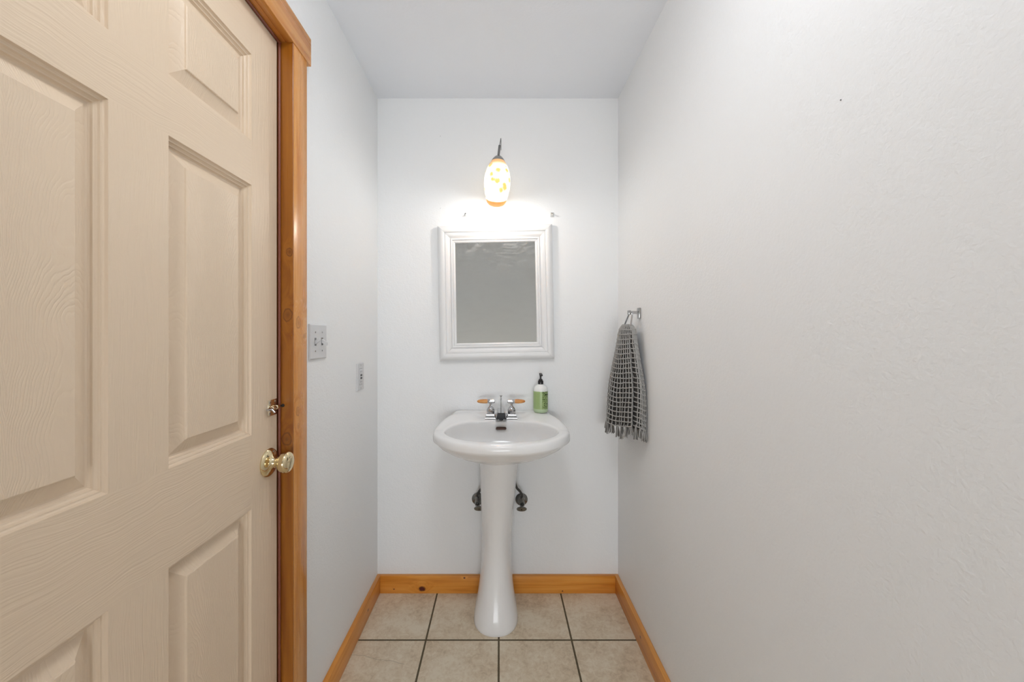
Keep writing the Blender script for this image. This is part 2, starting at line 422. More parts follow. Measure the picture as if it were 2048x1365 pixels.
def bead(name, a, b, label):
    bm = bmesh.new(); tube(bm, [a, b], .0036, 12)
    return struct(name, bm, M['bead'], label, 'door seal', smooth=True)
bead('trim_7', (-.6105, 1.0515, 0.001), (-.6105, 1.0515, 2.053), 'thin dark red upright seal between the door and latch jamb')
bead('trim_8', (-.6105, .239, 2.0545), (-.6105, 1.0555, 2.0545), 'thin dark red seal along the top of the door')

# ------------------------------------------------------------------ door leaf: six raised panels
XD = -.615
door = thing('door_1', (XD-.0175, .65, 0.008), 'cream six-panel door with moulded wood grain and brass knob', 'door', kind='structure')
bm = bmesh.new()
def P(d, y, z): return (XD-d, y, z)
colsY = [(.3625, .5965), (.7052, .9404)]
rowsZ = [(.235, .8135), (.9970, 1.6165), (1.7260, 1.940)]
ys = [DY0] + [v for c in colsY for v in c] + [DY1]
zs = [.008] + [v for c in rowsZ for v in c] + [DZ]
# flat faces of stiles and rails
def quadf(y0, y1, z0, z1, mi, d=0):
    f = bm.faces.new([bm.verts.new(P(d, y, z)) for y, z in ((y0, z0), (y1, z0), (y1, z1), (y0, z1))]); f.material_index = mi
quadf(ys[0], ys[1], zs[0], zs[-1], 0); quadf(ys[4], ys[5], zs[0], zs[-1], 0)
for k in (0, 2, 4, 6): quadf(ys[1], ys[4], zs[k], zs[k+1], 1)
for k in (1, 3, 5): quadf(ys[2], ys[3], zs[k], zs[k+1], 0)
prof = [(0, 0), (.0018, .0030), (.0040, .0042), (.0062, .0044), (.0075, .0066), (.0098, .0082), (.0118, .0085), (.0130, .0108), (.0150, .0122), (.0180, .0125), (.0195, .0122), (.0420, .0040), (.0432, .0022), (.0450, .0015)]
for (y0, y1) in colsY:
    for (z0, z1) in rowsZ:
        prev = None
        for i, (a, d) in enumerate((a_, d_*1.4) for a_, d_ in prof):
            r = [bm.verts.new(P(d, y, z)) for y, z in ((y0+a, z0+a), (y1-a, z0+a), (y1-a, z1-a), (y0+a, z1-a))]
            if prev:
                for k in range(4):
                    f = bm.faces.new((prev[k], prev[(k+1) % 4], r[(k+1) % 4], r[k]))
                    f.material_index = (1 if k in (0, 2) else 0) if i < 11 else 2
            prev = r
        f = bm.faces.new(prev); f.material_index = 2
bmesh.ops.remove_doubles(bm, verts=bm.verts[:], dist=1e-5)
# edges and back of the leaf
def slab(pts):
    f = bm.faces.new([bm.verts.new(p) for p in pts]); f.material_index = 0
X2 = XD-.035
slab([(XD, DY1, zs[0]), (X2, DY1, zs[0]), (X2, DY1, DZ), (XD, DY1, DZ)]); slab([(XD, DY0, zs[0]), (XD, DY0, DZ), (X2, DY0, DZ), (X2, DY0, zs[0])])
slab([(XD, DY0, DZ), (XD, DY1, DZ), (X2, DY1, DZ), (X2, DY0, DZ)]); slab([(XD, DY0, zs[0]), (X2, DY0, zs[0]), (X2, DY1, zs[0]), (XD, DY1, zs[0])])
slab([(X2, DY0, zs[0]), (X2, DY0, DZ), (X2, DY1, DZ), (X2, DY1, zs[0])])
for f in bm.faces:
    f.normal_update()
finish('door_leaf', bm, [M['door_v'], M['door_h'], M['door_p']], door, smooth=True, sharp=12, recalc=True)
# knob
kc = Vector((XD, 1.0095, .906))
kb = bmesh.new()
lathe(kb, [(0, 0), (.0365, 0), (.0372, .0022), (.0352, .0050), (.0300, .0078), (.0225, .0105), (.0165, .0135), (.0135, .0190), (.0128, .0225), (.0, .0228)], kc, (1, 0, 0), 48)
rose = finish('knob_rose', kb, M['brass'], door); tag(rose, 'round brass rose plate')
kb = bmesh.new()
lathe(kb, [(0, .021), (.0098, .021), (.0098, .0285), (.0125, .0300), (.0205, .0325), (.0245, .0370), (.0255, .0405), (.0262, .0440), (.0280, .0475), (.0272, .0525), (.0235, .0565), (.0150, .0592), (.0, .0602)], kc, (1, 0, 0), 48)
tag(finish('door_knob', kb, M['brass'], door), 'polished brass knob')
kb = bmesh.new(); lathe(kb, [(0, .0068), (.0034, .0068), (.0034, .0088), (.0, .0094)], kc+Vector((0, .009, .026)), (1, 0, 0), 14)
finish('screw', kb, M['chromed'], rose)
# barrel bolt
by, bz = 1.030, 1.048
bolt = bmesh.new(); box(bolt, XD, XD+.0016, 1.006, 1.0462, 1.0275, 1.0705, 0, .0006)
bo = finish('bolt_plate', bolt, M['steelb'], door); tag(bo, 'brass barrel bolt plate screwed to the door')
bolt = bmesh.new(); tube(bolt, [(XD+.0068, .994, bz), (XD+.0068, 1.0545, bz)], .0036, 16)
tube(bolt, [(XD+.0068, 1.009, bz), (XD+.012, 1.009, bz-.004), (XD+.017, 1.009, bz-.010)], [.0026, .0026, .0034], 10)
finish('bolt_rod', bolt, M['chrome'], bo)
bolt = bmesh.new()
for yy in (1.014, 1.033):
    lathe(bolt, [(.0048, 0), (.0060, .0012), (.0060, .0088), (.0048, .010), (.0040, .010), (.0040, 0), (.0048, 0)], (XD+.0062, yy-.001, bz), (0, 1, 0), 20)
finish('bolt_barrel', bolt, M['steelb'], bo)
for yy, zz in ((1.0135, 1.0640), (1.0385, 1.0645), (1.0135, 1.0340), (1.0385, 1.0345)):
    s = bmesh.new(); lathe(s, [(0, .0014), (.0034, .0014), (.0030, .0028), (.0, .0030)], (XD, yy, zz), (1, 0, 0), 14)
    finish('screw', s, M['chromed'], bo)
# the hole in the jamb that takes the bolt (a short dark sleeve)
s = bmesh.new(); lathe(s, [(0, 0), (.0042, 0), (.0046, -.0006), (.0, -.0008)], (-.6025, 1.0556, bz+.001), (0, 1, 0), 18)
tag(finish('bolt_hole', s, M['dark'], origin=(-.6025, 1.0556, bz)), 'small round dark bolt hole drilled in the pine jamb', 'hole')

# ------------------------------------------------------------------ pedestal sink
SX = .006
sink = thing('pedestal_sink', (SX, 1.66, 0), 'white porcelain pedestal sink with oval basin below the mirror', 'sink')
half = [(0, 1.361), (.09, 1.371), (.17, 1.403), (.232, 1.458), (.271, 1.52), (.2845, 1.585), (.2805, 1.655), (.264, 1.722), (.240, 1.785), (.214, 1.826), (.186, 1.8412), (.10, 1.8415), (0, 1.8415)]
hopen = [(0, 1.408), (.07, 1.413), (.14, 1.436), (.20, 1.484), (.232, 1.548), (.222, 1.606), (.172, 1.655), (.09, 1.686), (0, 1.695)]
CC = Vector((0, 1.575, 0))
NS = 160
def outline2(h, n):
    pts = [Vector((x, y, 0)) for x, y in h] + [Vector((-x, y, 0)) for x, y in reversed(h[1:-1])]
    c = crom(pts, 24, True)
    A = sorted(((math.atan2(p.y-CC.y, p.x-CC.x), (p-CC).length) for p in c))
    A = [(A[-1][0]-2*PI, A[-1][1])] + A + [(A[0][0]+2*PI, A[0][1])]
    out = []; j = 0
    for k in range(n):
        a = -PI + 2*PI*(k+.5)/n
        while A[j+1][0] < a: j += 1
        t = (a-A[j][0])/max(1e-9, A[j+1][0]-A[j][0]); r = A[j][1]*(1-t)+A[j+1][1]*t
        out.append(Vector((CC.x+r*math.cos(a), min(1.8405, CC.y+r*math.sin(a)), 0)))
    return out
OUT, OPN = outline2(half, NS), outline2(hopen, NS)
def hz(x, y):
    base = interp([(1.40, .846), (1.60, .850), (1.69, .8575)], y)
    cen = interp([(1.69, .8575), (1.74, .8605), (1.772, .8612), (1.800, .8765)], y)
    sid = interp([(1.56, .8492), (1.790, .8775)], y)
    k = sstep(.085, .150, abs(x))
    return (base if y <= 1.69 else cen)*(1-k)+(sid if y > 1.56 else base)*k
def ped_at(z, n=NS):
    """plan of the pedestal at height z, sampled by angle"""
    w = interp([(0, .0964), (.024, .0946), (.085, .082), (.147, .0738), (.226, .068), (.326, .0676), (.465, .0743), (.568, .0795), (.70, .087)], z)
    yf = interp([(0, 1.560), (.03, 1.564), (.085, 1.584), (.147, 1.604), (.226, 1.620), (.33, 1.628), (.465, 1.620), (.57, 1.606), (.70, 1.582)], z)
    xc = interp([(0, -.024), (.3, -.022), (.465, -.018), (.57, -.014), (.70, -.010)], z)
    ym, yb = yf+.115, 1.775; out = []
    for k in range(n):
        a = -PI + 2*PI*(k+.5)/n; c, s = math.cos(a), math.sin(a)
        if s < 0:
            ex = 2.25; r = (abs(c/w)**ex + abs(s/(ym-yf))**ex)**(-1/ex)
        else:
            ex = 6; r = (abs(c/(w*.98))**ex + abs(s/(yb-ym))**ex)**(-1/ex)
        out.append(Vector((xc+r*c, ym+r*s, z)))
    return out
rings = []
for k, d in [(.06, -.1205), (.2, -.119), (.4, -.114), (.6, -.103), (.75, -.090), (.86, -.072), (.925, -.052), (.960, -.034), (.980, -.018), (.992, -.008)]:
    zb = .852
    r = []
    for o in OPN:
        p = CC + (o-CC)*k; e = min(1, -d/.05)
        p.z = (hz(o.x, o.y)+d)*(1-e) + (zb+d)*e; r.append(p)
    rings.append(r)
for s, dr in [(0, .0030), (.04, .0012), (.12, .0), (.25, 0), (.4, 0), (.52, .0), (.64, .0006), (.76, .0018), (.86, .0042), (.93, .0075), (.975, .0125), (.996, .018), (1.0, .0235), (.996, .0290), (.98, .0350)]:
    r = []
    for a, b in zip(OPN, OUT):
        p = a.lerp(b, s); back = sstep(1.77, 1.835, p.y); dr2 = dr if s >= 1 or dr > .02 else dr*(1-back)
        p.z = hz(p.x, min(p.y, b.y)) - dr2; r.append(p)
    rings.append(r)
pt = ped_at(.70)
PED = []
for k in range(NS):   # pedestal ring resampled around the basin centre for the underside
    PED.append(pt[k])
for t_, z in [(.07, .800), (.15, .782), (.27, .764), (.41, .748), (.58, .732), (.78, .717), (.93, .708), (1.0, .700)]:
    r = []
    for a, b in zip(OUT, PED):
        p = a.lerp(b, t_); zt = z
        p.z = zt; r.append(p)
    rings.append(r)
bm = bmesh.new(); R = [[bm.verts.new(p+Vector((SX, 0, 0))) for p in r] for r in rings]
for a, b in zip(R, R[1:]):
    for k in range(NS): bm.faces.new((a[k], a[(k+1) % NS], b[(k+1) % NS], b[k]))
bm.faces.new(R[0]); bm.faces.new(R[-1])
basin = finish('basin', bm, M['porc'], sink, sharp=60)
bm = bmesh.new(); R = []
zsP = [.0, .003, .012, .03, .055, .085, .115, .147, .19, .24, .30, .36, .42, .48, .54, .60, .65, .690, .7005]
for z in zsP:
    sc = 1.0 if z > .002 else .985
    ring = ped_at(z); cen = sum(ring, Vector())/NS
    R.append([bm.verts.new(cen+(p-cen)*sc+Vector((SX, 0, 0))) for p in ring])
for a, b in zip(R, R[1:]):
    for k in range(NS): bm.faces.new((a[k], a[(k+1) % NS], b[(k+1) % NS], b[k]))
bm.faces.new(R[0]); bm.faces.new(R[-1])
finish('pedestal', bm, M['porc'], sink, sharp=60)
# overflow slot in the back of the bowl, drain at its bottom
bm = bmesh.new()
oc = Vector((SX-.001, 1.6842, .828)); nrm = Vector((0, -.85, .53)).normalized(); ux = Vector((1, 0, 0)); uy = nrm.cross(ux)
def stadium(wd, ht, off):
    out = []
    for k in range(28):
        a = 2*PI*k/28; x = (wd-ht)*(1 if math.cos(a) > 0 else -1)*(0 if abs(math.cos(a)) < 1e-6 else 1)+ht*math.cos(a)
        out.append(bm.verts.new(oc+ux*x+uy*(ht*math.sin(a))+nrm*off))
    return out
a = stadium(.0235, .0062, -.004); b = stadium(.0235, .0062, .0016); c = stadium(.0210, .0044, .0016); d = stadium(.0205, .0040, -.0015)
for p, q in ((a, b), (b, c), (c, d)):
    for k in range(28): bm.faces.new((p[k], p[(k+1) % 28], q[(k+1) % 28], q[k]))
bm.faces.new(d)
tag(finish('overflow_slot', bm, M['bronze'], basin, recalc=True), 'dark bronze oval overflow slot')
bm = bmesh.new(); lathe(bm, [(0, .0035), (.012, .0045), (.017, .003), (.018, .001), (.022, .0022), (.0235, 0), (.0, -.001)], (SX, 1.575, .7315), (0, 0, 1), 28)
finish('drain', bm, M['chrome'], basin)

# ------------------------------------------------------------------ faucet
fx, fy, fz = .0053, 1.745, .8612
fau = thing('faucet', (fx, fy, fz), 'chrome two-handle faucet with oak lever grips on the sink deck', 'faucet')
bm = bmesh.new()
box(bm, fx-.0735, fx+.0735, fy-.026, fy+.024, fz-.0015, fz+.0030, 0, .0012)
for s in (-1, 1):
    cx = fx+s*.0495
    pr = [(-.0235, 0.002), (-.0235, .006), (-.0175, .0185), (-.0150, .0205)]
    R = []
    for hw, z in pr: R.append([bm.verts.new((cx+a*abs(hw), fy-.001+b*abs(hw), fz+z)) for a, b in ((-1, -1), (1, -1), (1, 1), (-1, 1))])
    for a, b in zip(R, R[1:]):
        for k in range(4): bm.faces.new((a[k], a[(k+1) % 4], b[(k+1) % 4], b[k]))
    bm.faces.new(R[0]); bm.faces.new(R[-1])
box(bm, fx-.030, fx+.030, fy-.016, fy+.018, fz+.0025, fz+.0200, 0, .005)
finish('base_plate', bm, M['chrome'], fau)
bm = bmesh.new()   # spout: trapezoid section reaching over the bowl
sec = [(fy+.012, .0255, .0165, .003, .0445), (fy-.018, .0245, .0155, .006, .0445), (fy-.060, .0235, .0145, .0140, .0440), (fy-.097, .0225, .0138, .0175, .0432)]
R = []
for y, wb, wt, z0, z1 in sec: R.append([bm.verts.new((fx+x, y, fz+z)) for x, z in ((-wb, z0), (wb, z0), (wb, z0+.004), (wt, z1-.001), (wt-.001, z1), (-wt+.001, z1), (-wt, z1-.001), (-wb, z0+.004))])
for a, b in zip(R, R[1:]):
    for k in range(8): bm.faces.new((a[k], a[(k+1) % 8], b[(k+1) % 8], b[k]))
bm.faces.new(R[0]); bm.faces.new(R[-1])
sp = finish('spout', bm, M['chrome'], fau)
bm = bmesh.new(); R = []
for y, q in ((fy-.0972, 0), (fy-.1015, .0003), (fy-.1030, .0022)):
    wb, wt, z0, z1 = .0228-q, .0140-q, .0168+q, .0436-q
    R.append([bm.verts.new((fx+x, y, fz+z)) for x, z in ((-wb, z0), (wb, z0), (wt, z1), (-wt, z1))])
for a, b in zip(R, R[1:]):
    for k in range(4): bm.faces.new((a[k], a[(k+1) % 4], b[(k+1) % 4], b[k]))
bm.faces.new(R[0]); bm.faces.new(R[-1])
M['dark_reflection'] = m_simple('chrome_dark_reflection', (.035, .035, .037), .12, .6)  # chrome with a dark reflection painted into its base colour
tag(finish('spout_tip', bm, M['dark_reflection'], sp), 'chrome end face of the spout, dark reflection put into its colour')
bm = bmesh.new(); lathe(bm, [(0, -.0005), (.0095, 0), (.0095, -.007), (.0075, -.008), (0, -.0075)], (fx, fy-.088, fz+.0172), (0, 0, 1), 24)
finish('aerator', bm, M['black'], sp)
bm = bmesh.new(); tube(bm, [(fx-.001, fy+.018, fz+.018), (fx-.001, fy+.018, fz+.089)], .0018, 12)
lathe(bm, [(0, .078), (.0022, .078), (.0042, .083), (.0038, .088), (.0022, .091), (.0030, .0945), (.0066, .0985), (.0062, .1005), (0, .1015)], (fx-.001, fy+.018, fz), (0, 0, 1), 20)
finish('lift_rod', bm, M['chrome'], fau)
for s in (-1, 1):
    cx = fx+s*.0480
    bm = bmesh.new()
    lathe(bm, [(0, .0195), (.0160, .0195), (.0178, .0225), (.0184, .030), (.0184, .0370), (.0176, .0400), (.0140, .0475), (.0090, .0525), (.0062, .0560), (.0055, .0690), (0, .0690)], (cx, fy, fz), (0, 0, 1), 12)
    lathe(bm, [(0, -.0195), (.0070, -.0195), (.0088, -.0165), (.0092, 0), (.0096, .0135), (.0092, .0145), (0, .0145)], (cx, fy, fz+.0765), (s, 0, 0), 24)
    hd = finish('handle', bm, M['chrome'], fau, sharp=25)
    bm = bmesh.new(); lathe(bm, [(0, .0146), (.0092, .0146), (.0098, .020), (.0100, .032), (.0088, .046), (.0066, .0565), (.0040, .0605), (.0028, .0620), (0, .0625)], (cx, fy, fz+.0765), (s, 0, 0), 24)
    tag(finish('lever_grip', bm, M['oak'], hd), 'golden oak lever grip')

# ------------------------------------------------------------------ shut-off valves behind the pedestal
M['valve'] = m_simple('tarnished_chrome', (.22, .22, .21), .22, 1)
def valve(px, py, s, tilt, label):
    Y = 1.80; x = (px-CX)*YB/F; z = H-(py-CY)*YB/F
    t = thing('shutoff_valve', (x, YB, z), label, 'valve')
    bm = bmesh.new(); lathe(bm, [(0, 0), (.0300, 0), (.0295, .004), (.0230, .0090), (.0125, .0125), (.0095, .0130), (0, .0130)], (x, YB, z), (0, -1, 0), 32)
    finish('escutcheon', bm, M['valve'], t)
    bm = bmesh.new(); tube(bm, [(x, YB-.012, z), (x, YB-.058, z)], .0085, 16)
    lathe(bm, [(0, -.014), (.010, -.014), (.0125, -.008), (.0125, .006), (.0105, .012), (.0105, .018), (.0125, .019), (.0125, .026), (.0075, .030), (0, .030)], (x, YB-.045, z), (0, 0, 1), 8)
    tube(bm, [(x, YB-.045, z-.004), (x, YB-.078, z-.008)], .0065, 12)
    finish('valve_body', bm, M['valve'], t, sharp=25)
    hc = Vector((x+tilt*.010, YB-.078, z-.0085)); ax = Vector((0, -.90, -.43))
    bm = bmesh.new(); lathe(bm, [(0, -.002), (.0150, -.002), (.0225, .001), (.0240, .004), (.0225, .007), (.0120, .0085), (.0, .0075)], hc, ax, 28, 0, 1, .56)
    hdl = finish('valve_handle', bm, M['valve'], t); tag(hdl, 'oval chrome valve handle')
    bm = bmesh.new(); lathe(bm, [(0, .0070), (.0032, .0070), (.0032, .0096), (0, .0098)], hc, ax, 12); finish('screw', bm, M['dark'], hdl)
    pts = crom([(x, YB-.045, z+.028), (x-s*.001, YB-.046, z+.040), (x-s*.010, YB-.050, z+.058), (x-s*.026, YB-.052, z+.078), (x-s*.034, YB-.052, z+.11), (x-s*.036, YB-.045, z+.19), (x-s*.036, YB-.045, .690)], 6)
    bm = bmesh.new(); tube(bm, pts, .0058, 12)
    tag(finish('supply_tube', bm, M['hose'], t), 'dark bent supply tube')
valve(956, 998, -1, 1, 'chrome shut-off valve on the wall left of the pedestal')
valve(1043, 999, 1, -.4, 'chrome shut-off valve on the wall right of the pedestal')

# ------------------------------------------------------------------ soap bottle
sx_, sy_, sz_ = .1925, 1.800, .8768
sb = thing('soap_bottle', (sx_, sy_, sz_), 'white and green pump soap bottle on the right corner of the sink', 'soap bottle')
bm = bmesh.new(); lathe(bm, [(0, .0), (.025, .0), (.0295, .0012), (.0330, .0062), (.0342, .015), (.0342, .020), (.0337, .1005), (.0338, .1025), (.0325, .1120), (.0285, .1205), (.0215, .1275), (.0140, .1312), (.0118, .134), (.0, .134)], (sx_, sy_, sz_), (0, 0, 1), 48)
body = finish('bottle', bm, M['soapwhite'], sb)
bm = bmesh.new(); lathe(bm, [(.0298, .0010), (.0333, .0060), (.0345, .015), (.0346, .020), (.0346, .1010)], (sx_, sy_, sz_), (0, 0, 1), 64)
tag(finish('bottle_label', bm, M['label'], body), 'green printed label wrapped round the bottle')
bm = bmesh.new(); lathe(bm, [(0, .1290), (.0128, .1290), (.0130, .130), (.0130, .1470), (.0122, .1490), (.0098, .1500), (.0092, .1545), (.0070, .1570), (.0045, .1575), (.0040, .168), (.0052, .1690), (.0056, .1765), (.0068, .1790), (.0070, .1832), (.0055, .1845), (0, .1848)], (sx_, sy_, sz_), (0, 0, 1), 28)
tube(bm, [(sx_, sy_, sz_+.1800), (sx_+.002, sy_-.014, sz_+.1802), (sx_+.003, sy_-.024, sz_+.1785), (sx_+.0035, sy_-.029, sz_+.1760)], [.0048, .0045, .0040, .0036], 14)
pm = finish('pump', bm, M['black'], sb); tag(pm, 'black pump top with nozzle facing the room')

# ------------------------------------------------------------------ wall mirror
ym = YB
def WP(px, py, Y): return Vector(((px-CX)*Y/F, Y, H-(py-CY)*Y/F))
mc = WP(991.8, 585, 1.822); mw, mh = .5510, .6490
mir = thing('wall_mirror', (mc.x, YB, mc.z), 'white moulded frame mirror hung slightly crooked over the sink', 'mirror')
mir.rotation_euler = (0, 0, 0)
ang = math.radians(1.05)
Rm = Matrix.Translation((mc.x, YB, mc.z)) @ Matrix.Rotation(-ang, 4, 'Y')
fp = [(0, .002), (0, .014), (.0015, .0175), (.006, .0225), (.013, .0262), (.021, .0275), (.029, .0262), (.0325, .0242), (.0340, .0205), (.0360, .0205), (.0372, .0228), (.0450, .0220), (.0520, .0185), (.0575, .0145), (.0590, .0140), (.0596, .0120), (.0608, .0120), (.0614, .0160), (.0640, .0172), (.0680, .0168), (.0700, .0145), (.0712, .0118), (.0724, .0118), (.0730, .0140), (.0775, .0135), (.0815, .0105), (.0830, .0050), (.0830, .002)]
a2, b2 = mw/2, mh/2
def rail(k):
    bm = bmesh.new(); R = []; g = .00035
    for a, d in fp:
        c = [(-a2+a, -b2+a), (a2-a, -b2+a), (a2-a, b2-a), (-a2+a, b2-a)]
        p, q = Vector(c[k]), Vector(c[(k+1) % 4]); t = (q-p).normalized()
        p = p+t*g; q = q-t*g
        R.append([bm.verts.new(Rm @ Vector((v.x, -d, v.y))) for v in (p, q)])
    for i in range(len(R)):
        a, b = R[i], R[(i+1) % len(R)]
        bm.faces.new((a[0], a[1], b[1], b[0]))
    bm.faces.new([r[0] for r in R]); bm.faces.new([r[1] for r in reversed(R)])
    return finish('frame_rail', bm, M['frame'], mir, sharp=30)
for k in range(4): rail(k)
bm = bmesh.new(); box(bm, -a2+.078, a2-.078, -.0062, -.001, -b2+.078, b2-.078)
bmesh.ops.transform(bm, matrix=Rm, verts=bm.verts[:])
tag(finish('mirror_glass', bm, M['mirror'], mir, smooth=False), 'smeared grey mirror glass')

# hooks and nails on the wall above the mirror
def clip(px, py, s, label):
    c = WP(px, py, YB)
    t = thing('wall_hook', c, label, 'hook')
    bm = bmesh.new(); box(bm, c.x-.0085*s, c.x+.0085*s, YB-.0022, YB, c.z-.011*s, c.z+.011*s, 0, .0010); finish('hook_plate', bm, M['clear'], t)
    bm = bmesh.new(); tube(bm, crom([(c.x, YB-.002, c.z+.004), (c.x, YB-.010, c.z-.001), (c.x, YB-.014, c.z-.008), (c.x, YB-.017, c.z-.002)], 4), .0022, 8); finish('hook', bm, M['clear'], t)
    bm = bmesh.new(); lathe(bm, [(0, .0018), (.0030, .0018), (.0024, .0036), (0, .004)], (c.x-.002, YB, c.z+.007*s), (0, -1, 0), 10); finish('nail', bm, M['grey'], t)
clip(932, 430, .85, 'small clear hook on the wall above the mirror left of the lamp')
clip(1104.5, 430, 1.0, 'small clear hook on the wall above the right corner of the mirror')
def nail(px, py, label, wall='b'):
    if wall == 'b': c = WP(px, py, YB); ax = (0, -1, 0)
    else: Y = XR*F/(px-CX); c = Vector((XR, Y, H-(py-CY)*Y/F)); ax = (-1, 0, 0)
    bm = bmesh.new(); lathe(bm, [(0, -.0005), (.0011, -.0005), (.0011, .0008), (.0007, .0014), (0, .0015)], c, ax, 10)
    tag(finish('nail', bm, M['grey'], origin=c), label, 'nail')
nail(880.6, 272.5, 'tiny nail high on the back wall left of the lamp')
nail(880.6, 417, 'tiny nail above the left corner of the mirror')
nail(1682, 200, 'tiny nail in the bare right wall', 'r')

# ------------------------------------------------------------------ pendant lamp
YL = 1.672; k_ = YL/F
base = WP(992.3, 409.5, YL); top = WP(996.9, 310.5, YL); axl = (top-base).normalized(); LH = (top-base).length
lamp = thing('pendant_lamp', base, 'lit egg-shaped amber art-glass pendant lamp above the mirror', 'lamp')
rotm = axl.to_track_quat('Z', 'Y').to_matrix().to_4x4()
bm = bmesh.new()
sh = [(.0440, .028), (.0468, .0275), (.0515, .045), (.0560, .068), (.0580, .092), (.0572, .115), (.0535, .138), (.0470, .158), (.0385, .175), (.0290, .190), (.0205, .2015), (.0185, .206),
      (.0160, .205), (.0265, .188), (.0355, .174), (.0440, .157), (.0505, .137), (.0542, .115), (.0550, .092), (.0530, .068), (.0485, .045), (.0440, .028)]
lathe(bm, sh, (0, 0, 0), (0, 0, 1), 64)
bmesh.ops.remove_doubles(bm, verts=bm.verts[:], dist=1e-6)
bmesh.ops.transform(bm, matrix=Matrix.Translation(base) @ rotm, verts=bm.verts[:])
tag(finish('glass_shade', bm, M['shade'], lamp, sharp=50), 'glowing white and amber speckled glass shade')
bm = bmesh.new(); lathe(bm, [(.0466, .0275), (.0440, .018), (.0400, .009), (.0330, .001), (.0220, -.004), (0, -.0065)], base, axl, 48)
tag(finish('glass_lip', bm, M['lip'], lamp), 'clear orange glass tip at the bottom of the shade')
bm = bmesh.new(); lathe(bm, [(.0300, .1880), (.0300, .1900), (.0255, .1990), (.0180, .2080), (.0090, .2150), (0, .2155), (0, .200), (.0200, .1985), (.0292, .1880), (.0300, .1880)], base, axl, 32)
finish('lamp_cap', bm, M['chromed'], lamp)
bm = bmesh.new(); s0 = base+axl*.213; s1 = WP(999.2, 291, YL); tube(bm, [s0, s1], .0050, 14); finish('stem', bm, M['grey'], lamp)
bm = bmesh.new(); s2 = WP(1001.6, 277.5, YL+.012); e = Vector((s2.x+.002, YB, s2.z-.006+.010))
tube(bm, crom([s1-axl*.003, s1.lerp(s2, .6), s2, Vector((s2.x+.0005, YL+.03, s2.z+.008)), Vector((s2.x+.001, YL+.075, s2.z+.016)), Vector((s2.x+.001, YB, s2.z+.026))], 6), .0016, 8)
tag(finish('support_wire', bm, M['grey'], lamp), 'thin grey wire holding the lamp')
bm = bmesh.new(); lathe(bm, [(0, .034), (.006, .035), (.010, .040), (.011, .048), (.009, .070), (.009, .090), (0, .090)], base, axl, 20)
finish('bulb', bm, M['bulb'], lamp)
def light(name, typ, loc, energy, col, **kw):
    l = bpy.data.lights.new(name, typ); l.energy = energy; l.color = col
    for k, v in kw.items(): setattr(l, k, v)
    o = bpy.data.objects.new(name, l); C.objects.link(o); o.location = loc; return o
pl = light('lamp_light', 'POINT', base+axl*.018, PEND, (.965, .985, 1.0), shadow_soft_size=.014)

# ------------------------------------------------------------------ unseen ceiling light, added above the view as fill
LY = .55
cl = thing('fill_ceiling_light', (0, LY, ZC), 'added round flush ceiling light for fill, out of view near the door', 'ceiling light')
bm = bmesh.new(); lathe(bm, [(0, 0), (.165, 0), (.168, .012), (.158, .022), (0, .022)], (0, LY, ZC), (0, 0, -1), 48); finish('canopy', bm, M['chrome'], cl)
bm = bmesh.new(); lathe(bm, [(.155, .020), (.152, .040), (.130, .062), (.090, .078), (.045, .086), (0, .088)], (0, LY, ZC), (0, 0, -1), 48); finish('fill_dome', bm, M['dome'], cl)

# ------------------------------------------------------------------ switch and outlet on the left wall
def plate(name, yc, zc, w, h, label, cat):
    t = thing(name, (XL, yc, zc), label, cat)
    bm = bmesh.new(); x1 = XL+.0062
    R = []
    for a, x in ((0, XL), (0, XL+.0035), (.0022, x1-.0006), (.0032, x1)):
        R.append([bm.verts.new((x, yc+sy*(w/2-a), zc+sz*(h/2-a))) for sy, sz in ((-1, -1), (1, -1), (1, 1), (-1, 1))])
    for a, b in zip(R, R[1:]):
        for k in range(4): bm.faces.new((a[k], a[(k+1) % 4], b[(k+1) % 4], b[k]))
    bm.faces.new(R[0]); bm.faces.new(R[-1])
    return t, finish('wall_plate', bm, M['plastic'], t, sharp=20), x1
t, pltS, x1 = plate('light_switch', 1.2335, 1.2225, .1130, .1120, 'white double toggle light switch on the left wall beside the door', 'light switch')
for dy, up in ((-.023, 1), (.023, -1)):
    yc = 1.2335+dy
    bm = bmesh.new(); box(bm, x1-.001, x1+.0004, yc-.0055, yc+.0055, 1.2225-.0125, 1.2225+.0125); finish('toggle_slot', bm, M['grey'], t, smooth=False)
    bm = bmesh.new(); R = []
    for d, s in ((0, 1.0), (.010, .85), (.017, .75)):
        zc = 1.2225+up*(d*.62-.002); hw = .0043*s; hh = .0062*s
        R.append([bm.verts.new((x1+d, yc+a*hw, zc+b*hh)) for a, b in ((-1, -1), (1, -1), (1, 1), (-1, 1))])
    for a, b in zip(R, R[1:]):
        for k in range(4): bm.faces.new((a[k], a[(k+1) % 4], b[(k+1) % 4], b[k]))
    bm.faces.new(R[0]); bm.faces.new(R[-1])
    finish('toggle', bm, M['plastic'], t, smooth=False)
    for dz in (-.0302, .0302):
        bm = bmesh.new(); lathe(bm, [(0, .0), (.0030, .0), (.0028, .0008), (0, .0012)], (x1, yc, 1.2225+dz), (1, 0, 0), 12); finish('screw', bm, M['chromed'], t)
t, plt2, x1 = plate('wall_outlet', 1.6060, 1.0670, .0740, .1140, 'white wall outlet with dark test buttons on the left wall near the corner', 'outlet')
yc, zc = 1.6060, 1.0670
bm = bmesh.new(); box(bm, x1-.002, x1+.0002, yc-.0178, yc+.0178, zc-.0345, zc+.0345); fr = finish('outlet_gap', bm, M['grey'], t, smooth=False)
bm = bmesh.new(); box(bm, x1-.001, x1+.0014, yc-.0163, yc+.0163, zc-.0330, zc+.0330, 0, .0006); fc = finish('outlet_face', bm, M['plastic'], t)
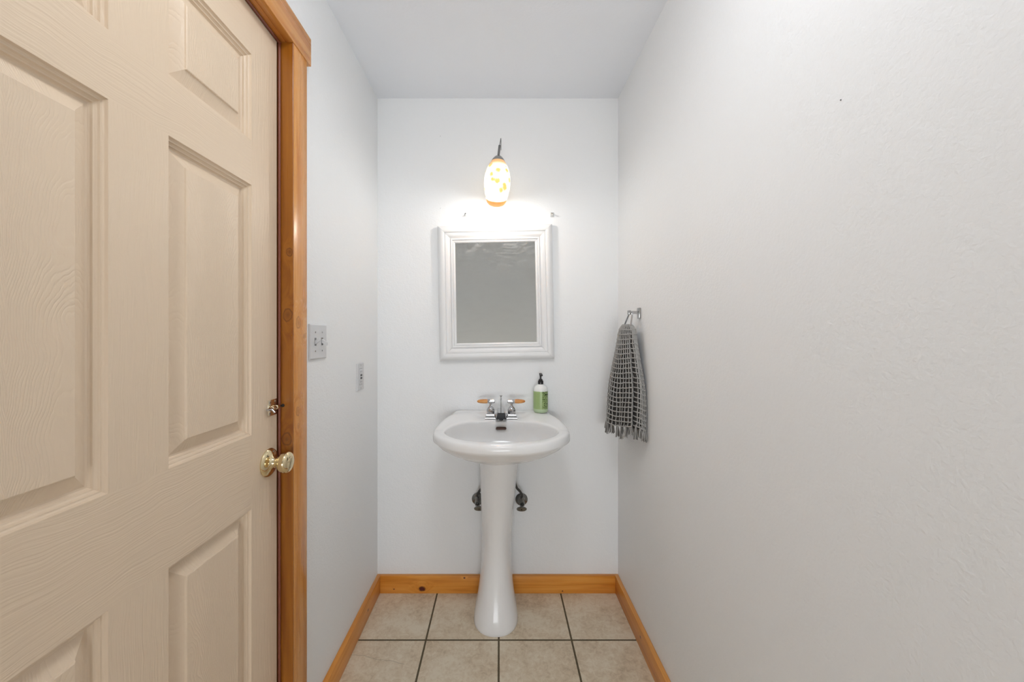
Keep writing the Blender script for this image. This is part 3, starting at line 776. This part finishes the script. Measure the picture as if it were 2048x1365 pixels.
for dz in (.006, -.006):
    bm = bmesh.new(); box(bm, x1+.001, x1+.0030, yc-.0085, yc+.0085, zc+dz-.0038, zc+dz+.0038, 0, .0006); finish('test_button', bm, M['black'], fc)
for dz in (.0215, -.0215):
    for dy, hh in ((-.0062, .0040), (.0062, .0034)):
        bm = bmesh.new(); box(bm, x1+.0010, x1+.0016, yc+dy-.0011, yc+dy+.0011, zc+dz-hh, zc+dz+hh); finish('slot', bm, M['dark'], fc, smooth=False)
    bm = bmesh.new(); lathe(bm, [(0, 0), (.0024, 0), (0, .0004)], (x1+.0012, yc, zc+dz-.008), (1, 0, 0), 10); finish('ground_hole', bm, M['dark'], fc)
for dz in (.0485, -.0485):
    bm = bmesh.new(); lathe(bm, [(0, .0), (.0030, .0), (.0028, .0008), (0, .0012)], (x1, yc, zc+dz), (1, 0, 0), 12); finish('screw', bm, M['chromed'], t)

# ------------------------------------------------------------------ towel ring and towel on the right wall
ry, rz = 1.553, 1.332
tr = thing('towel_ring', (XR, ry, rz), 'small chrome towel ring on the right wall holding the grey towel', 'towel ring')
bm = bmesh.new(); box(bm, XR-.0085, XR, ry-.0125, ry+.0125, rz-.022, rz+.022, 0, .0018); finish('wall_plate', bm, M['chromed'], tr)
bm = bmesh.new(); box(bm, XR-.044, XR-.008, ry-.006, ry+.006, rz-.003, rz+.009, 0, .0016); finish('post', bm, M['chrome'], tr)
bm = bmesh.new(); box(bm, XR-.0490, XR-.0395, ry-.0085, ry+.0085, rz-.0065, rz+.0115, 0, .0016); finish('post_end', bm, M['chromed'], tr)
xr_ = XR-.037
loop = crom([(xr_, ry-.014, rz-.004), (xr_, ry, rz+.000), (xr_, ry+.022, rz-.004), (xr_-.006, ry+.058, rz-.045), (xr_-.010, ry+.080, rz-.090), (xr_-.012, ry+.070, rz-.108), (xr_-.011, ry, rz-.112), (xr_-.012, ry-.012, rz-.106), (xr_-.010, ry-.018, rz-.090), (xr_-.006, ry-.018, rz-.045)], 8, True)
bm = bmesh.new(); tube(bm, loop, .0034, 12, closed=True)
tag(finish('ring', bm, M['chrome'], tr), 'thin rounded chrome ring')

tw = thing('hand_towel', (.52, 1.60, .835), 'grey waffle-weave hand towel with tasselled hem on the towel ring', 'towel')
U = Vector((-.165, .986, 0)); V = Vector((-.986, -.165, 0))
def gs(d, s): return math.exp(-(d/s)**2)
def adiff(a, b): return (a-b+PI) % (2*PI) - PI
def tsec(t, ph, inset=0.0):
    """t 0 top .. 1 hem; ph angle round the bunch (0 far end, 90 degrees facing the room, 180 near end)"""
    cy = 1.575 + .028*t; cx = .527-.004*t
    a = .052 + .076*sstep(-.05, .75, t)*1.0 + .016*t
    b = .022 + .016*t
    cap = math.sqrt(max(0, 1-max(0, (.10-t)/.10)**2))       # rounded over the ring
    a *= .55+.45*cap; b *= .25+.75*cap
    m = 1 - .30*gs(adiff(ph, math.radians(146)), .14)*sstep(.02, .2, t) - .30*sstep(.35, .9, t)*gs(adiff(ph, math.radians(108-12*t)), .24)
    m += .05*math.sin(5*ph+2*t) + .035*math.sin(9*ph-1.5*t)*t
    ex = 2.3; c, s = math.cos(ph), math.sin(ph)
    r = (abs(c)**ex+abs(s)**ex)**(-1/ex)
    a -= inset; b -= inset*.8
    p = Vector((cx, cy, 0)) + U*(a*r*c*m) + V*(b*r*s*m)
    hem = .845 + .019*(1-math.cos(ph)) + .004*math.sin(ph*1.0+.6) + .007*math.sin(3*ph)
    p.z = 1.286 - (1.286-hem)*t
    p.x = min(p.x, XR-.006)
    return p
NC, NR, SUB = 34, 21, 3
bm = bmesh.new()
rows = [[tsec((i/SUB)/NR, 2*PI*k/96, .006) for k in range(96)] for i in range(NR*SUB+1)]
R = [[bm.verts.new(p) for p in r] for r in rows]
for a, b in zip(R, R[1:]):
    for k in range(96): bm.faces.new((a[k], a[(k+1) % 96], b[(k+1) % 96], b[k])).material_index = 1
bm.faces.new(R[0]).material_index = 1; bm.faces.new(R[-1]).material_index = 1
rnd = random.Random(3)
jit = [[(rnd.uniform(-.022, .022), rnd.uniform(-.004, .004)) for k in range(NC)] for i in range(NR+1)]
def node(i, k, f=0.0, axis=None):
    a = jit[i % (NR+1)][k % NC]
    return i/NR + a[1], 2*PI*k/NC + a[0]
for i in range(0, NR+1):      # weft ridges
    pts = []
    for k in range(NC):
        t0, p0 = node(i, k); t1, p1 = node(i, (k+1) % NC)
        if k == NC-1: p1 += 2*PI
        for q in range(4):
            f = q/4; tt = t0+(t1-t0)*f + .004*math.sin(PI*f)
            pts.append(tsec(min(1, max(0, tt)), p0+(p1-p0)*f, -.0006+.0016*math.sin(PI*f)))
    tube(bm, pts, [.0021+.0005*rnd.random() for _ in pts], 6, closed=True)
for k in range(NC):           # warp ridges
    pts = []
    for i in range(NR):
        t0, p0 = node(i, k); t1, p1 = node(i+1, k)
        for q in range(4):
            f = q/4; pts.append(tsec(min(1, max(0, t0+(t1-t0)*f)), p0+(p1-p0)*f, .0002+.0014*math.sin(PI*f)))
    pts.append(tsec(1, node(NR, k)[1]))
    tube(bm, pts, [.0018+.0005*rnd.random() for _ in pts], 6)
finish('woven_cloth', bm, [M['yarn'], M['yarn_d']], tw, recalc=True, sharp=80)
NTS = 22
for k in range(NTS):
    ph = 2*PI*(k+.5)/NTS; p = tsec(1, ph); q = tsec(.97, ph)
    outd = (p - Vector((.523, 1.603, p.z))); outd.normalize(); tang = Vector((-outd.y, outd.x, 0))
    L = .042+rnd.uniform(-.006, .012); bm = bmesh.new()
    for j in range(12):
        a = 2*PI*j/12+rnd.uniform(-.2, .2); dk = 1 if j % 3 == 0 else 0; o1 = (outd*math.cos(a)+tang*math.sin(a))
        spread = rnd.uniform(.0045, .0085)
        pts = [p+Vector((0, 0, .006))+o1*.0012, p+Vector((0, 0, -.004))+o1*.0022, p+o1*spread*.75+Vector((0, 0, -L*.5)), p+o1*spread+Vector((rnd.uniform(-.002, .001), rnd.uniform(-.003, .003), -L*rnd.uniform(.88, 1.05)))]
        for w in pts: w.x = min(w.x, XR-.003)
        tube(bm, crom(pts, 3), .0013, 5, dk)
    finish('tassel', bm, [M['yarn'], M['yarn_m']], tw, sharp=80)

# ------------------------------------------------------------------ world, camera, view
w = bpy.data.worlds.new('dim_surroundings'); bpy.context.scene.world = w; w.use_nodes = True
w.node_tree.nodes['Background'].inputs[0].default_value = (.5, .55, .6, 1); w.node_tree.nodes['Background'].inputs[1].default_value = .05
cam = bpy.data.cameras.new('camera'); co = bpy.data.objects.new('camera', cam); C.objects.link(co)
co.location = (0, 0, H); co.rotation_euler = (PI/2, 0, 0)
cam.sensor_width = 36; cam.lens = F/2048*36; cam.shift_x = 24/2048; cam.shift_y = -14.5/2048; cam.clip_start = .02
sc = bpy.context.scene; sc.camera = co
vs = sc.view_settings; vs.view_transform = 'Standard'; vs.look = 'None'; vs.exposure = 1.27; vs.gamma = 1; vs.use_curve_mapping = False
